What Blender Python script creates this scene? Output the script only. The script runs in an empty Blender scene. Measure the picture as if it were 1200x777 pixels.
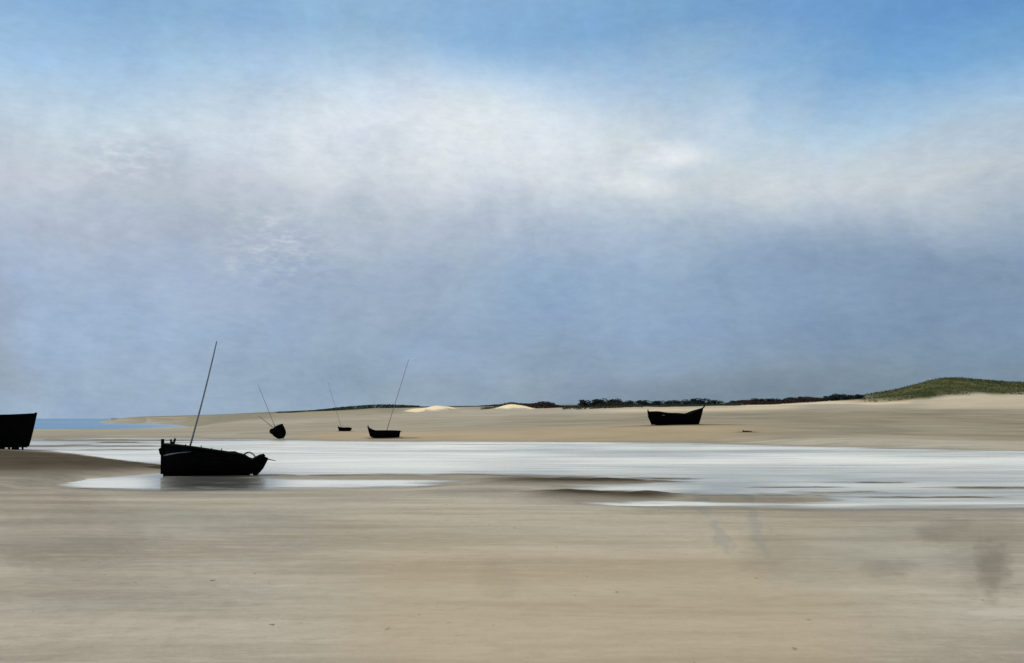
import bpy, bmesh, math, random
import numpy as np
from mathutils import Vector, Matrix, Euler

SC = bpy.context.scene
COL = SC.collection
R = math.radians
EYE = 3.4            # camera height above the water, metres
F = 1287.0           # focal length in photograph pixels (1200 wide)
HOR = 490.0          # row of the sea horizon
CX = 600.0

# ------------------------------------------------------------------ noise on arrays
def _hash(ix, iy, seed):
    n = (ix.astype(np.int64) * 374761393 + iy.astype(np.int64) * 668265263 + seed * 974711) & 0x7fffffff
    n = ((n ^ (n >> 13)) * 1274126177) & 0x7fffffff
    n = n ^ (n >> 16)
    return (n & 0xffff) / 65535.0

def vnoise(x, y, seed=0):
    x0 = np.floor(x); y0 = np.floor(y)
    fx = x - x0; fy = y - y0
    fx = fx * fx * (3 - 2 * fx); fy = fy * fy * (3 - 2 * fy)
    a = _hash(x0, y0, seed); b = _hash(x0 + 1, y0, seed)
    c = _hash(x0, y0 + 1, seed); d = _hash(x0 + 1, y0 + 1, seed)
    return (a + (b - a) * fx) * (1 - fy) + (c + (d - c) * fx) * fy

def fbm(x, y, seed=0, o=4):
    s = 0; a = 0.5; t = 0
    for i in range(o):
        s = s + a * (vnoise(x, y, seed + i) - 0.5) * 2; t += a
        x = x * 2.03 + 7.1; y = y * 2.03 + 3.7; a *= 0.5
    return s / t

def sstep(a, b, x):
    t = np.clip((x - a) / (b - a), 0, 1)
    return t * t * (3 - 2 * t)

# ------------------------------------------------------------------ small helpers
def tag(o, label=None, cat=None, group=None, kind=None):
    if label: o['label'] = label
    if cat: o['category'] = cat
    if group: o['group'] = group
    if kind: o['kind'] = kind
    return o

def link(name, me, mat=None, parent=None):
    o = bpy.data.objects.new(name, me)
    COL.objects.link(o)
    if mat is not None and me is not None: me.materials.append(mat)
    if parent is not None: o.parent = parent
    return o

def mesh(name, verts, faces, mat=None, parent=None, smooth=False):
    me = bpy.data.meshes.new(name)
    me.from_pydata([tuple(v) for v in verts], [], faces)
    me.update()
    if smooth:
        me.polygons.foreach_set('use_smooth', [True] * len(me.polygons))
    return link(name, me, mat, parent)

def empty(name, loc, rot=(0, 0, 0)):
    o = bpy.data.objects.new(name, None)
    o.empty_display_size = 0.3
    COL.objects.link(o); o.location = loc; o.rotation_euler = rot
    return o

class MB:
    def __init__(s): s.v = []; s.f = []
    def tube(s, pts, rad, n=8):
        pts = [Vector(p) for p in pts]
        if not isinstance(rad, (list, tuple)): rad = [rad] * len(pts)
        b = len(s.v); up = None
        for i, p in enumerate(pts):
            d = (pts[min(i + 1, len(pts) - 1)] - pts[max(i - 1, 0)]).normalized()
            if up is None:
                up = Vector((0, 0, 1)) if abs(d.z) < 0.9 else Vector((0, 1, 0))
            a = d.cross(up).normalized(); c = a.cross(d).normalized(); up = c
            for k in range(n):
                t = 2 * math.pi * k / n
                s.v.append(p + (a * math.cos(t) + c * math.sin(t)) * rad[i])
        for i in range(len(pts) - 1):
            for k in range(n):
                k2 = (k + 1) % n
                s.f.append((b + i * n + k, b + i * n + k2, b + (i + 1) * n + k2, b + (i + 1) * n + k))
        s.f.append(tuple(b + k for k in reversed(range(n))))
        e = b + (len(pts) - 1) * n
        s.f.append(tuple(e + k for k in range(n)))
        return s
    def bar(s, pts, w, h):
        """rectangular bar along pts; w sideways (y), h in the plane of travel"""
        pts = [Vector(p) for p in pts]; b = len(s.v)
        for i, p in enumerate(pts):
            d = (pts[min(i + 1, len(pts) - 1)] - pts[max(i - 1, 0)]).normalized()
            side = Vector((0, 1, 0))
            if abs(d.y) > 0.9: side = Vector((1, 0, 0))
            nrm = d.cross(side).normalized(); side = nrm.cross(d).normalized()
            for (p1, p2) in ((-1, -1), (1, -1), (1, 1), (-1, 1)):
                s.v.append(p + side * (w / 2 * p1) + nrm * (h / 2 * p2))
        for i in range(len(pts) - 1):
            for k in range(4):
                k2 = (k + 1) % 4
                s.f.append((b + i * 4 + k, b + i * 4 + k2, b + i * 4 + 4 + k2, b + i * 4 + 4 + k))
        s.f.append((b + 3, b + 2, b + 1, b)); e = b + (len(pts) - 1) * 4
        s.f.append((e, e + 1, e + 2, e + 3))
        return s
    def box(s, lo, hi):
        b = len(s.v)
        for z in (lo[2], hi[2]):
            for (x, y) in ((lo[0], lo[1]), (hi[0], lo[1]), (hi[0], hi[1]), (lo[0], hi[1])):
                s.v.append(Vector((x, y, z)))
        for q in ((3, 2, 1, 0), (4, 5, 6, 7), (0, 1, 5, 4), (1, 2, 6, 5), (2, 3, 7, 6), (3, 0, 4, 7)):
            s.f.append(tuple(b + k for k in q))
        return s
    def prism(s, poly, d):
        """poly: 3D points of a planar outline, d: extrusion vector"""
        b = len(s.v); n = len(poly); d = Vector(d)
        for p in poly: s.v.append(Vector(p))
        for p in poly: s.v.append(Vector(p) + d)
        s.f.append(tuple(b + k for k in reversed(range(n)))); s.f.append(tuple(b + n + k for k in range(n)))
        for k in range(n):
            k2 = (k + 1) % n
            s.f.append((b + k, b + k2, b + n + k2, b + n + k))
        return s
    def build(s, name, mat, parent=None, smooth=False, bevel=0):
        o = mesh(name, s.v, s.f, mat, parent, smooth)
        bm = bmesh.new(); bm.from_mesh(o.data)
        bmesh.ops.recalc_face_normals(bm, faces=bm.faces)
        bm.to_mesh(o.data); bm.free()
        return o

# ------------------------------------------------------------------ node helpers
class NT:
    def __init__(s, nt): s.nt = nt; s.n = nt.nodes; s.l = nt.links
    def new(s, t, **kw):
        n = s.n.new(t)
        for k, v in kw.items(): setattr(n, k, v)
        return n
    def put(s, sock, v):
        if v is None: return
        if isinstance(v, bpy.types.NodeSocket): s.l.new(v, sock)
        else:
            if sock.type == 'RGBA' and not isinstance(v, (int, float)) and len(v) == 3: v = (*v, 1)
            sock.default_value = v
    def math(s, op, a, b=None, c=None, clamp=False):
        n = s.new('ShaderNodeMath', operation=op); n.use_clamp = clamp
        s.put(n.inputs[0], a); s.put(n.inputs[1], b); s.put(n.inputs[2], c)
        return n.outputs[0]
    def add(s, a, b): return s.math('ADD', a, b)
    def mul(s, a, b): return s.math('MULTIPLY', a, b)
    def sub(s, a, b): return s.math('SUBTRACT', a, b)
    def mapr(s, x, a, b, c=0.0, d=1.0, smooth=True):
        n = s.new('ShaderNodeMapRange'); n.interpolation_type = 'SMOOTHSTEP' if smooth else 'LINEAR'
        s.put(n.inputs['Value'], x)
        for k, v in zip(('From Min', 'From Max', 'To Min', 'To Max'), (a, b, c, d)): s.put(n.inputs[k], v)
        return n.outputs['Result']
    def mix(s, f, a, b, blend='MIX'):
        n = s.new('ShaderNodeMix', data_type='RGBA', blend_type=blend)
        s.put(n.inputs['Factor'], f); s.put(n.inputs['A'], None)
        s.put(n.inputs[6], a); s.put(n.inputs[7], b)
        return n.outputs[2]
    def comb(s, x, y, z):
        n = s.new('ShaderNodeCombineXYZ')
        s.put(n.inputs[0], x); s.put(n.inputs[1], y); s.put(n.inputs[2], z)
        return n.outputs[0]
    def scale(s, v, sc, loc=(0, 0, 0), rot=(0, 0, 0)):
        n = s.new('ShaderNodeMapping'); s.put(n.inputs['Vector'], v)
        n.inputs['Scale'].default_value = sc; n.inputs['Location'].default_value = loc
        n.inputs['Rotation'].default_value = rot
        return n.outputs[0]
    def noise(s, v, scale=1.0, detail=4.0, rough=0.55, dist=0.0):
        n = s.new('ShaderNodeTexNoise'); s.put(n.inputs['Vector'], v)
        n.inputs['Scale'].default_value = scale; n.inputs['Detail'].default_value = detail
        n.inputs['Roughness'].default_value = rough; n.inputs['Distortion'].default_value = dist
        return n.outputs['Fac']
    def ramp(s, f, stops, interp='LINEAR'):
        n = s.new('ShaderNodeValToRGB'); n.color_ramp.interpolation = interp
        s.put(n.inputs[0], f); e = n.color_ramp.elements
        while len(e) > 1: e.remove(e[0])
        e[0].position = stops[0][0]; e[0].color = (*stops[0][1], 1)
        for p, c in stops[1:]:
            q = e.new(p); q.color = (*c, 1)
        return n.outputs[0]
    def attr(s, name):
        n = s.new('ShaderNodeAttribute', attribute_name=name); return n.outputs['Fac']
    def bump(s, h, strength=0.3, dist=0.05):
        n = s.new('ShaderNodeBump'); n.inputs['Strength'].default_value = strength
        n.inputs['Distance'].default_value = dist; s.put(n.inputs['Height'], h)
        return n.outputs[0]

def lin(*c):
    """display sRGB 0-255 to linear"""
    return tuple((v / 255 / 12.92) if v / 255 <= 0.04045 else ((v / 255 + 0.055) / 1.055) ** 2.4 for v in c)

def material(name):
    m = bpy.data.materials.new(name); m.use_nodes = True
    t = NT(m.node_tree); b = m.node_tree.nodes['Principled BSDF']
    return m, t, b

def wood(name, col, var=0.35, rough=0.85, spec=0.15):
    m, t, b = material(name)
    tc = t.new('ShaderNodeTexCoord').outputs['Object']
    g = t.noise(t.scale(tc, (0.8, 9, 9)), 1.0, 5, 0.6)
    w = t.noise(tc, 1.7, 4, 0.6)
    f = t.mul(t.add(g, w), 0.5)
    c = t.mix(t.mapr(f, 0.3, 0.7), tuple(v * (1 - var) for v in col), tuple(v * (1 + var) for v in col))
    t.put(b.inputs['Base Color'], c); b.inputs['Roughness'].default_value = rough
    b.inputs['Specular IOR Level'].default_value = spec
    t.put(b.inputs['Normal'], t.bump(g, 0.4, 0.02))
    return m

M = {}
M['tar'] = wood('tarred_wood', (0.0035, 0.0033, 0.0033), 0.5, 0.9, 0.0)
M['tar_rail'] = wood('tarred_rail', (0.016, 0.015, 0.014), 0.5, 0.85, 0.0)
M['spar'] = wood('weathered_spar', (0.17, 0.165, 0.16), 0.3)
M['spar_dark'] = wood('dark_spar', (0.19, 0.195, 0.205), 0.3)
M['bleached'] = wood('bleached_wood', (0.36, 0.345, 0.32), 0.25)
M['highlight'] = wood('highlight_wood', (0.13, 0.125, 0.12), 0.5)  # pale colour painting the rail highlight and the pale oar port
M['drift'] = wood('driftwood', (0.03, 0.025, 0.02), 0.4)

# ------------------------------------------------------------------ the beach: one height field reaching the horizon
def lerp_cols(px, pts):
    xs = [p[0] for p in pts]; ys = [p[1] for p in pts]
    return np.interp(px, xs, ys)

near_edge = [(-900, 566), (0, 566), (60, 568), (110, 574), (190, 578), (300, 576), (400, 573), (500, 571),
             (545, 566), (620, 571), (690, 580), (760, 590), (850, 594), (950, 600), (1200, 601), (2000, 603)]
far_edge = [(-900, 514), (0, 513), (120, 513), (230, 513.5), (300, 514.5), (400, 516), (600, 517), (800, 518), (900, 521), (1050, 525),
            (1200, 528), (2000, 532)]
# rows of the beach surface behind the water: depth -> photograph row, per column
DN = [150, 175, 190, 210, 250, 300, 350, 430, 550, 700, 1000, 2000]
cols = {
    -300: [513, 513, 511.8, 509.6, 505.8, 503.0, 502.6, 501.2, 498.9, 497, 495, 492.3],
    60:   [513, 513, 511.6, 509.6, 505.8, 503.0, 502.6, 501.2, 498.9, 497, 495, 492.3],
    150:  [514, 513, 510.5, 508.8, 505.3, 502.5, 502.0, 500.5, 498.0, 488.6, 489, 491],
    230:  [514, 512, 509.5, 507.5, 503.8, 500.5, 498.8, 496.0, 492.0, 486.5, 487, 488],
    300:  [514, 510.5, 508.5, 506, 500.5, 496, 492.5, 489, 486, 484.5, 484, 484.3],
    400:  [515, 509.5, 507, 504, 498.5, 493, 489, 484, 481.5, 480.5, 480, 480.5],
    450:  [516, 509, 506.5, 504, 498, 492, 487, 482.5, 479.5, 478.5, 478, 478.5],
    600:  [516.5, 507, 504, 500.5, 493.5, 487, 482, 478, 476, 475.8, 475.5, 476],
    800:  [515, 502.5, 497, 494, 488, 481.5, 477.5, 475, 474, 474, 474, 475],
    900:  [514, 502.5, 497.5, 493.5, 487, 480, 475, 471, 470.5, 470.5, 471, 473],
    1000: [513, 503, 498, 493, 486, 478, 471, 466, 465, 465, 466, 470],
    1050: [514, 504, 499, 494, 486.5, 477.5, 469, 457.5, 458, 460, 463, 468],
    1110: [515, 505, 500, 495, 487, 477, 463.5, 440.5, 445, 450, 458, 465],
    1200: [517, 506, 501, 496, 488, 477, 463, 449.5, 450, 448, 452, 460],
    1400: [519, 507, 502, 497, 489, 478, 463, 450, 450, 449, 452, 460],
    1900: [521, 508, 503, 498, 490, 479, 465, 455, 452, 452, 455, 460]}
CK = sorted(cols)

def flatcoords(a, r):
    c = np.maximum(np.cos(a), 0.5)
    d = r * c
    u = np.where(np.cos(a) > 0.5, np.tan(np.clip(a, -1.04, 1.04)), np.sign(a) * 1.732)
    return CX + F * u, d

fa = np.radians(np.concatenate([np.linspace(-180, -52, 44, endpoint=False), np.linspace(-52, 52, 861), np.linspace(52, 180, 45)[1:]]))
fr = np.geomspace(1.5, 9000, 820)
A, RR = np.meshgrid(fa, fr)           # rows: radius, columns: angle
PX, D = flatcoords(A, RR)
YP = HOR + F * EYE / D                # row this point would have lying at water level

wob = fbm(PX / 130, YP / 3.2, 11, 4)
wob2 = fbm(PX / 45, YP / 1.6, 19, 3)
yN = lerp_cols(PX, near_edge) + 4.5 * wob + 1.5 * wob2
yF = lerp_cols(PX, far_edge) + 0.9 * fbm(PX / 160, YP / 3, 5, 3)
s_near = YP - yN; s_far = yF - YP      # positive = on sand
H = np.where(s_near > s_far, 0.10 * np.tanh(s_near / 15), 0.10 * np.tanh(s_far / 3.0))
H += np.where(s_near > 0, 0.12 * (1 - np.exp(-np.maximum(s_near, 0) / 60)), 0)
# land behind the far edge
zt = np.zeros((len(DN), len(CK)))
for j, c in enumerate(CK):
    for i, dn in enumerate(DN): zt[i, j] = EYE - (cols[c][i] - HOR) * dn / F
lg = np.log(D)
w = np.zeros_like(D)
ang_rows = np.zeros((len(DN), D.shape[1]))
pxrow = PX[0]
for i in range(len(DN)):
    row = np.interp(pxrow, CK, zt[i])
    # round the kinks between columns
    k = np.ones(13) / 13
    pad = np.pad(row, 6, mode='edge'); ang_rows[i] = np.convolve(pad, k, 'valid')
    keep = np.abs(np.degrees(fa)) > 50
    ang_rows[i][keep] = row[keep]
LD = np.log(DN)
land = np.zeros_like(D)
for j in range(D.shape[1]):
    land[:, j] = np.interp(lg[:, j], LD, ang_rows[:, j])
kk = np.ones(9) / 9
land = np.apply_along_axis(lambda c: np.convolve(np.pad(c, 4, mode='edge'), kk, 'valid'), 0, land)
dF = F * EYE / (yF - HOR)
wl = sstep(1.0, 1.12, D / dF)
H = np.where(D > dF, H * (1 - wl) + np.maximum(land, -3) * wl, H)
# open sea bed, far left
sea_side = 1 - sstep(150, 275, PX)
H = np.where(D > 300, H - 3.2 * sea_side * sstep(310, 380, D) * (D < 660), H)
H = np.where((D > 660), H - sstep(110, 150, 260 - PX) * 2.0 - 1.2 * (1 - sstep(80, 160, PX)), H)

# sand bars and tongues standing out of the shallow water: centre px,row, half sizes, height
WET_SHADE = np.zeros_like(D)
def bar(px, y, hw, hh, amp, wet_shade=0.0, p=4, slope=0.0):
    global H
    yy = y + slope * (PX - px)
    g = np.exp(-(np.abs((PX - px + 40 * wob) / hw) ** p + np.abs((YP - yy + 0.9 * wob2) / hh) ** 2 * 0.7)) * np.clip(0.8 + 0.7 * wob2, 0.2, 1.4)
    H = H + amp * g
    global WET_SHADE
    WET_SHADE = np.maximum(WET_SHADE, wet_shade * np.exp(-(np.abs((PX - px + 30 * wob) / (hw * 1.0)) ** 4 * .7 + np.abs((YP - yy) / (hh * 1.3)) ** 2)))
    return g
left_hi = lerp_cols(PX, [(-900, 518), (0, 524), (60, 528), (110, 534), (150, 539), (200, 545), (230, 549), (2000, 549)]) + 1.2 * wob
left_lo = lerp_cols(PX, [(-900, 590), (0, 580), (60, 571), (100, 563), (150, 559), (200, 554), (230, 548), (2000, 548)]) + 1.5 * wob
tongue = np.minimum(YP - left_hi, left_lo - YP)
tg = sstep(-2, 8, tongue) * (PX < 260)
H = np.maximum(H, np.where(PX < 260, -0.12 + 0.42 * tg, -9))
WET_SHADE = np.maximum(WET_SHADE, 0.92 * tg * sstep(0, 30, 578 - YP))
WET_SHADE = np.maximum(WET_SHADE, 1.0 * (PX < 260) * np.exp(-((tongue - 4.5) / 4.0) ** 2) * (YP < 552) * sstep(20, 90, PX))
bar(450, 559.5, 175, 2.6, 0.15, 0.35)
bar(680, 563.5, 115, 3.4, 0.21, 1.0)
bar(705, 581.0, 85, 4.2, 0.20, 1.0)
bar(770, 590.5, 165, 3.2, -0.13, 0.0, 2)
bar(250, 567, 75, 5.0, -0.09, 0.0)
bar(135, 568, 65, 4.0, -0.09, 0.0)
bar(415, 567, 105, 3.6, -0.10, 0.0, 2)
bar(880, 585.5, 90, 6.0, 0.15, 0.5)
bar(1160, 572.5, 70, 1.6, 0.12, 0.55)
bar(985, 577, 60, 1.3, 0.11, 0.5)
bar(560, 577, 70, 6, 0.1, 0.25)
bar(90, 523, 110, 1.2, 0.11, 0.5)
bar(120, 527.5, 70, 1.0, 0.11, 0.4)
bar(150, 516.3, 130, 0.6, 0.11, 0.4)
bar(160, 519, 60, 0.7, 0.11, 0.6)
bar(1010, 566, 70, 1.0, 0.10, 0.6)
bar(1110, 583, 90, 1.2, 0.10, 0.6)
bar(940, 571, 60, 1.0, 0.11, 0.7)
H = H + 0.028 * wob * np.exp(-np.abs(H) / 0.25) * (D < 250) + 0.014 * wob2 * np.exp(-np.abs(H) / 0.2) * (D < 250)
# a long runnel lying on the far beach
rdist = (D - 152.5 + 1.2 * wob) / 1.3
run = np.exp(-(np.abs((PX - 918) / 78) ** 4 + rdist ** 2)); H = H * (1 - np.minimum(1, 1.3 * run)) - 0.10 * run
# soft sea bed limits
H = np.maximum(H, -3)

# dunes: small relief and pale blow-outs
X = RR * np.sin(A); Y = RR * np.cos(A)
far = sstep(230, 330, D)
H += far * (0.55 * fbm(X / 38, Y / 55, 31, 4) + 0.25 * fbm(X / 9, Y / 16, 37, 3)) * sstep(170, 330, PX)
H += sstep(140, 260, D) * (1 - far) * 0.10 * fbm(X / 22, Y / 30, 41, 3) * sstep(200, 330, PX)
def dune(px, d, hw_px, hd, amp):
    global H
    g = np.exp(-(((PX - px) / hw_px) ** 2 + ((D - d) / hd) ** 2)); H += amp * g
    return g
PALE = np.zeros_like(D)
for px, d, hw, hd, amp in [(512, 395, 15, 26, 1.8), (486, 388, 13, 22, 0.9), (528, 398, 8, 16, 0.8), (598, 392, 15, 24, 1.4), (615, 392, 10, 20, 0.4)]:
    PALE = np.maximum(PALE, dune(px, d, hw, hd, amp))
YV = HOR + (EYE - H) * F / D          # row at which this point is seen
PALE = sstep(0.22, 0.48, PALE + 0.22 * fbm(PX / 7, YV / 2.0, 51, 3))
band = sstep(835, 900, PX) * (1 - sstep(1060, 1110, PX)) * sstep(318, 335, D + 14 * fbm(PX / 40, D / 40, 53, 3)) * (1 - sstep(372, 392, D + 0.05 * (PX - 900)))
PALE = np.maximum(PALE, band * 0.5)
b2 = sstep(660, 760, PX) * (1 - sstep(905, 960, PX)) * np.exp(-((YV - lerp_cols(PX, [(600, 483), (800, 480.5), (960, 477)])) / 2.4) ** 2) * (D > 200)
PALE = np.maximum(PALE, 0.42 * b2 * (D < 380))
b3 = sstep(1050, 1110, PX) * sstep(285, 300, D) * (1 - sstep(340, 352, D))
PALE = np.maximum(PALE, 0.24 * b3)
b4 = sstep(300, 340, PX) * (1 - sstep(430, 470, PX)) * sstep(360, 400, D) * (1 - sstep(520, 600, D))
PALE = np.maximum(PALE, 0.22 * b4)
GREEN = sstep(965, 1050, PX + 0.35 * (D - 380)) * sstep(336, 362, D + 16 * fbm(PX / 30, D / 30, 61, 3)) + 0.0
GREEN = np.maximum(GREEN, sstep(330, 420, PX) * sstep(560, 680, D))
GREEN = np.maximum(GREEN, 0.8 * sstep(520, 620, PX) * (1 - sstep(1010, 1060, PX)) * sstep(395, 430, D))
GREEN = np.maximum(GREEN, 0.6 * sstep(100, 200, PX) * sstep(640, 700, D))
GREEN = np.maximum(GREEN, 0.42 * sstep(150, 260, PX) * (1 - sstep(450, 500, PX)) * sstep(300, 420, D))
GREEN = np.clip(GREEN, 0, 1)
OCHRE = sstep(300, 420, PX) * (1 - sstep(800, 1000, PX)) * np.exp(-((D - 175) / 22) ** 2) * 0.5
OCHRE = np.maximum(OCHRE, 0.35 * sstep(560, 680, YV) * sstep(300, 500, PX) * (1 - sstep(900, 1150, PX)) * sstep(580, 600, YV))
SHEEN = run                            # film of water on the sand
# damp ground close to the water line
damp = np.exp(-np.maximum(H, 0) / 0.05) * (D < 240) * (H > -0.3)
WET_SHADE = np.maximum(WET_SHADE, 0.26 * damp)
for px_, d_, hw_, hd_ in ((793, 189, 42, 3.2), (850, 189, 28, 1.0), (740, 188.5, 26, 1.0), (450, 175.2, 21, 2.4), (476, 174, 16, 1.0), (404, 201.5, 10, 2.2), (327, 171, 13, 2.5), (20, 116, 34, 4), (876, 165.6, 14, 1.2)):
    WET_SHADE = np.maximum(WET_SHADE, 0.8 * np.exp(-(((PX - px_) / hw_) ** 4 + ((D - d_) / hd_) ** 2)))  # contact shade at the foot of boats and driftwood, painted as dark sand
# trickle and stains drying out on the right of the foreground
def stain(px, y, hw, hh, amp, seed, rough=0.8):
    q = ((PX - px) / hw) ** 2 + ((YP - y) / hh) ** 2 + rough * fbm(PX / (hw * .7), YP / (hh * .7), seed, 4)
    return 0.85 * amp * (1 - sstep(-0.1, 1.7, q + 0.5 * fbm(PX / 11, YP / 5, seed + 3, 4)))
ST = stain(1163, 672, 24, 42, 0.62, 71)
ST = np.maximum(ST, stain(1150, 655, 55, 60, 0.24, 72))
ST = np.maximum(ST, stain(1110, 625, 36, 26, 0.40, 73))
ST = np.maximum(ST, stain(1040, 676, 34, 12, 0.28, 74))
ST = np.maximum(ST, stain(905, 655, 40, 32, 0.22, 75))
ST = np.maximum(ST, stain(70, 640, 110, 60, 0.34, 76))
ST = np.maximum(ST, stain(20, 590, 60, 40, 0.30, 77))
ST = np.maximum(ST, stain(130, 705, 150, 40, 0.22, 85))
ST = np.maximum(ST, stain(330, 622, 120, 16, 0.20, 86))
ST = np.maximum(ST, stain(590, 690, 30, 26, 0.14, 78))
ST = np.maximum(ST, stain(980, 600, 220, 14, 0.22, 79))
BLU = np.zeros_like(D)
def trickle(pts, wdt, amp, seed):
    best = np.full_like(D, 1e9)
    for (x0, y0), (x1, y1) in zip(pts[:-1], pts[1:]):
        dx, dy = x1 - x0, y1 - y0
        t = np.clip(((PX - x0) * dx + (YP - y0) * dy) / (dx * dx + dy * dy), 0, 1)
        best = np.minimum(best, np.hypot(PX - x0 - t * dx, YP - y0 - t * dy))
    return amp * (1 - sstep(wdt * .4, wdt, best + wdt * 1.0 * fbm(PX / 9, YP / 9, seed, 3)))
BLU = np.maximum(BLU, trickle([(818, 578), (828, 600), (842, 632), (852, 648)], 10, 0.46, 81))
BLU = np.maximum(BLU, trickle([(872, 582), (884, 606), (886, 628), (900, 660)], 9, 0.44, 82))
BLU = np.maximum(BLU, stain(1010, 665, 120, 40, 0.35, 83))
BLU = np.maximum(BLU, stain(200, 615, 130, 20, 0.3, 84))

STRAND = sstep(140, 165, D) * (1 - sstep(255, 330, D + 14 * fbm(PX / 90, D / 25, 91, 3)))
STRAND *= 0.45 + 0.55 * sstep(420, 900, PX)
nr, na = D.shape
def grid_mesh(name, Z, mask=None, attrs=None):
    verts = np.stack([X, Y, Z], -1).reshape(-1, 3)
    jj = np.arange(na); j2 = (jj + 1)
    i0 = np.arange(nr - 1)
    I, J = np.meshgrid(i0, jj[:-1], indexing='ij')
    q = np.stack([I * na + J, I * na + J + 1, (I + 1) * na + J + 1, (I + 1) * na + J], -1)[..., ::-1].reshape(-1, 4)
    if mask is not None:
        m = (mask[:-1, :-1] | mask[1:, :-1] | mask[:-1, 1:] | mask[1:, 1:]).reshape(-1)
        q = q[m]
    used = np.unique(q); remap = np.full(len(verts), -1); remap[used] = np.arange(len(used))
    q = remap[q]; v = verts[used]
    me = bpy.data.meshes.new(name)
    me.vertices.add(len(v)); me.vertices.foreach_set('co', v.astype(np.float32).ravel())
    me.loops.add(q.size); me.loops.foreach_set('vertex_index', q.astype(np.int32).ravel())
    me.polygons.add(len(q)); me.polygons.foreach_set('loop_start', (np.arange(len(q)) * 4).astype(np.int32))
    me.polygons.foreach_set('use_smooth', np.ones(len(q), bool))
    me.update(calc_edges=True); me.validate()
    for k, arr in (attrs or {}).items():
        a = me.attributes.new(k, 'FLOAT', 'POINT')
        a.data.foreach_set('value', arr.reshape(-1)[used].astype(np.float32))
    return me

me = grid_mesh('sand', H, None, dict(wet_shade=WET_SHADE, pale=PALE, green=GREEN, ochre=OCHRE, stain=ST, blue=BLU, sheen=SHEEN, strand=STRAND))
beach = link('sand_beach', me); tag(beach, kind='structure')

def ground(x, y):
    """height of the beach at a point"""
    a = math.atan2(x, y); r = math.hypot(x, y)
    i = np.clip(np.searchsorted(fr, r) - 1, 0, nr - 2); j = np.clip(np.searchsorted(fa, a) - 1, 0, na - 2)
    t = (r - fr[i]) / (fr[i + 1] - fr[i]); s = (a - fa[j]) / (fa[j + 1] - fa[j])
    return float((H[i, j] * (1 - s) + H[i, j + 1] * s) * (1 - t) + (H[i + 1, j] * (1 - s) + H[i + 1, j + 1] * s) * t)
def spot(px, d):
    x = (px - CX) / F * d
    return Vector((x, d, ground(x, d)))

# sand material
m, t, b = material('sand')
P = t.new('ShaderNodeTexCoord').outputs['Object']
n1 = t.noise(t.scale(P, (0.06, 0.30, 1)), 1, 6, 0.62)
n2 = t.noise(t.scale(P, (0.45, 2.4, 1), (3, 8, 0), (0, 0, R(1.5))), 1, 7, 0.68)
n3 = t.noise(t.scale(P, (0.012, 0.05, 1), (5, 2, 0)), 1, 4, 0.5)
n4 = t.noise(t.scale(P, (2.2, 16, 1)), 1, 3, 0.6)
n5 = t.noise(t.scale(P, (0.22, 0.30, 1), (9, 4, 0)), 1, 4, 0.6)
mot = t.noise(t.scale(P, (2.2, 2.6, 1), (6, 1, 0)), 1, 8, 0.72)
rip = t.noise(t.scale(P, (0.7, 5.5, 1), (2, 3, 0), (0, 0, R(-4))), 1, 5, 0.6, 0.6)
grain = t.noise(t.scale(P, (14, 6, 1)), 1, 4, 0.75)
speck = t.noise(t.scale(P, (5, 2.2, 1), (1, 5, 0)), 1, 2, 0.5)
c = t.mix(t.mapr(n1, 0.36, 0.64), (0.305, 0.27, 0.212), (0.45, 0.405, 0.325))
n6 = t.noise(t.scale(P, (0.075, 0.42, 1), (7, 5, 0), (0, 0, R(-1.2))), 1, 5, 0.6)
c = t.mix(t.mul(t.mapr(n6, 0.53, 0.70), 0.6), c, (0.53, 0.49, 0.40))
c = t.mix(t.mul(t.mapr(n6, 0.47, 0.32), 0.45), c, (0.275, 0.255, 0.205))
c = t.mix(t.mul(t.mapr(n3, 0.38, 0.68), 0.45), c, (0.36, 0.285, 0.215))
c = t.mix(t.mul(t.mapr(n5, 0.48, 0.72), 0.40), c, (0.275, 0.27, 0.23))
c = t.mix(t.mul(t.mapr(n2, 0.50, 0.70), 0.45), c, (0.47, 0.43, 0.345))
c = t.mix(t.mul(t.mapr(n4, 0.52, 0.72), 0.36), c, (0.27, 0.235, 0.18))
c = t.mix(t.mul(t.mapr(grain, 0.55, 0.75), 0.30), c, (0.20, 0.165, 0.125))
c = t.mix(t.mul(t.mapr(grain, 0.45, 0.28), 0.25), c, (0.52, 0.47, 0.39))
c = t.mix(t.mul(t.mapr(speck, 0.735, 0.77), 0.7), c, (0.09, 0.07, 0.05))
fs = t.noise(t.scale(P, (0.06, 0.11, 1), (2, 9, 0)), 1, 6, 0.68)
c = t.mix(t.mul(t.mapr(fs, 0.48, 0.70), 0.38), c, (0.255, 0.24, 0.175))
c = t.mix(t.mul(t.mapr(mot, 0.49, 0.66), 0.26), c, (0.23, 0.205, 0.16))
c = t.mix(t.mul(t.mapr(mot, 0.48, 0.32), 0.24), c, (0.50, 0.455, 0.37))
c = t.mix(t.mul(t.attr('strand'), t.mapr(n3, .3, .7, .65, 1.0)), c, t.mix(t.mapr(fs, .35, .65), (0.285, 0.245, 0.175), (0.195, 0.175, 0.125)))
c = t.mix(t.attr('ochre'), c, (0.45, 0.33, 0.19))
c = t.mix(t.mul(t.attr('blue'), 0.75), c, (0.215, 0.245, 0.235))
c = t.mix(t.mul(t.attr('stain'), 1.0), c, (0.11, 0.095, 0.07))
wet_shade_col = t.mix(t.mapr(n2, 0.35, 0.65), (0.026, 0.020, 0.012), (0.072, 0.056, 0.038))
c = t.mix(t.attr('wet_shade'), c, wet_shade_col)
c = t.mix(t.attr('pale'), c, (0.82, 0.65, 0.42))
gn = t.noise(t.scale(P, (0.09, 0.05, 0.4)), 1, 5, 0.65)
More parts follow.
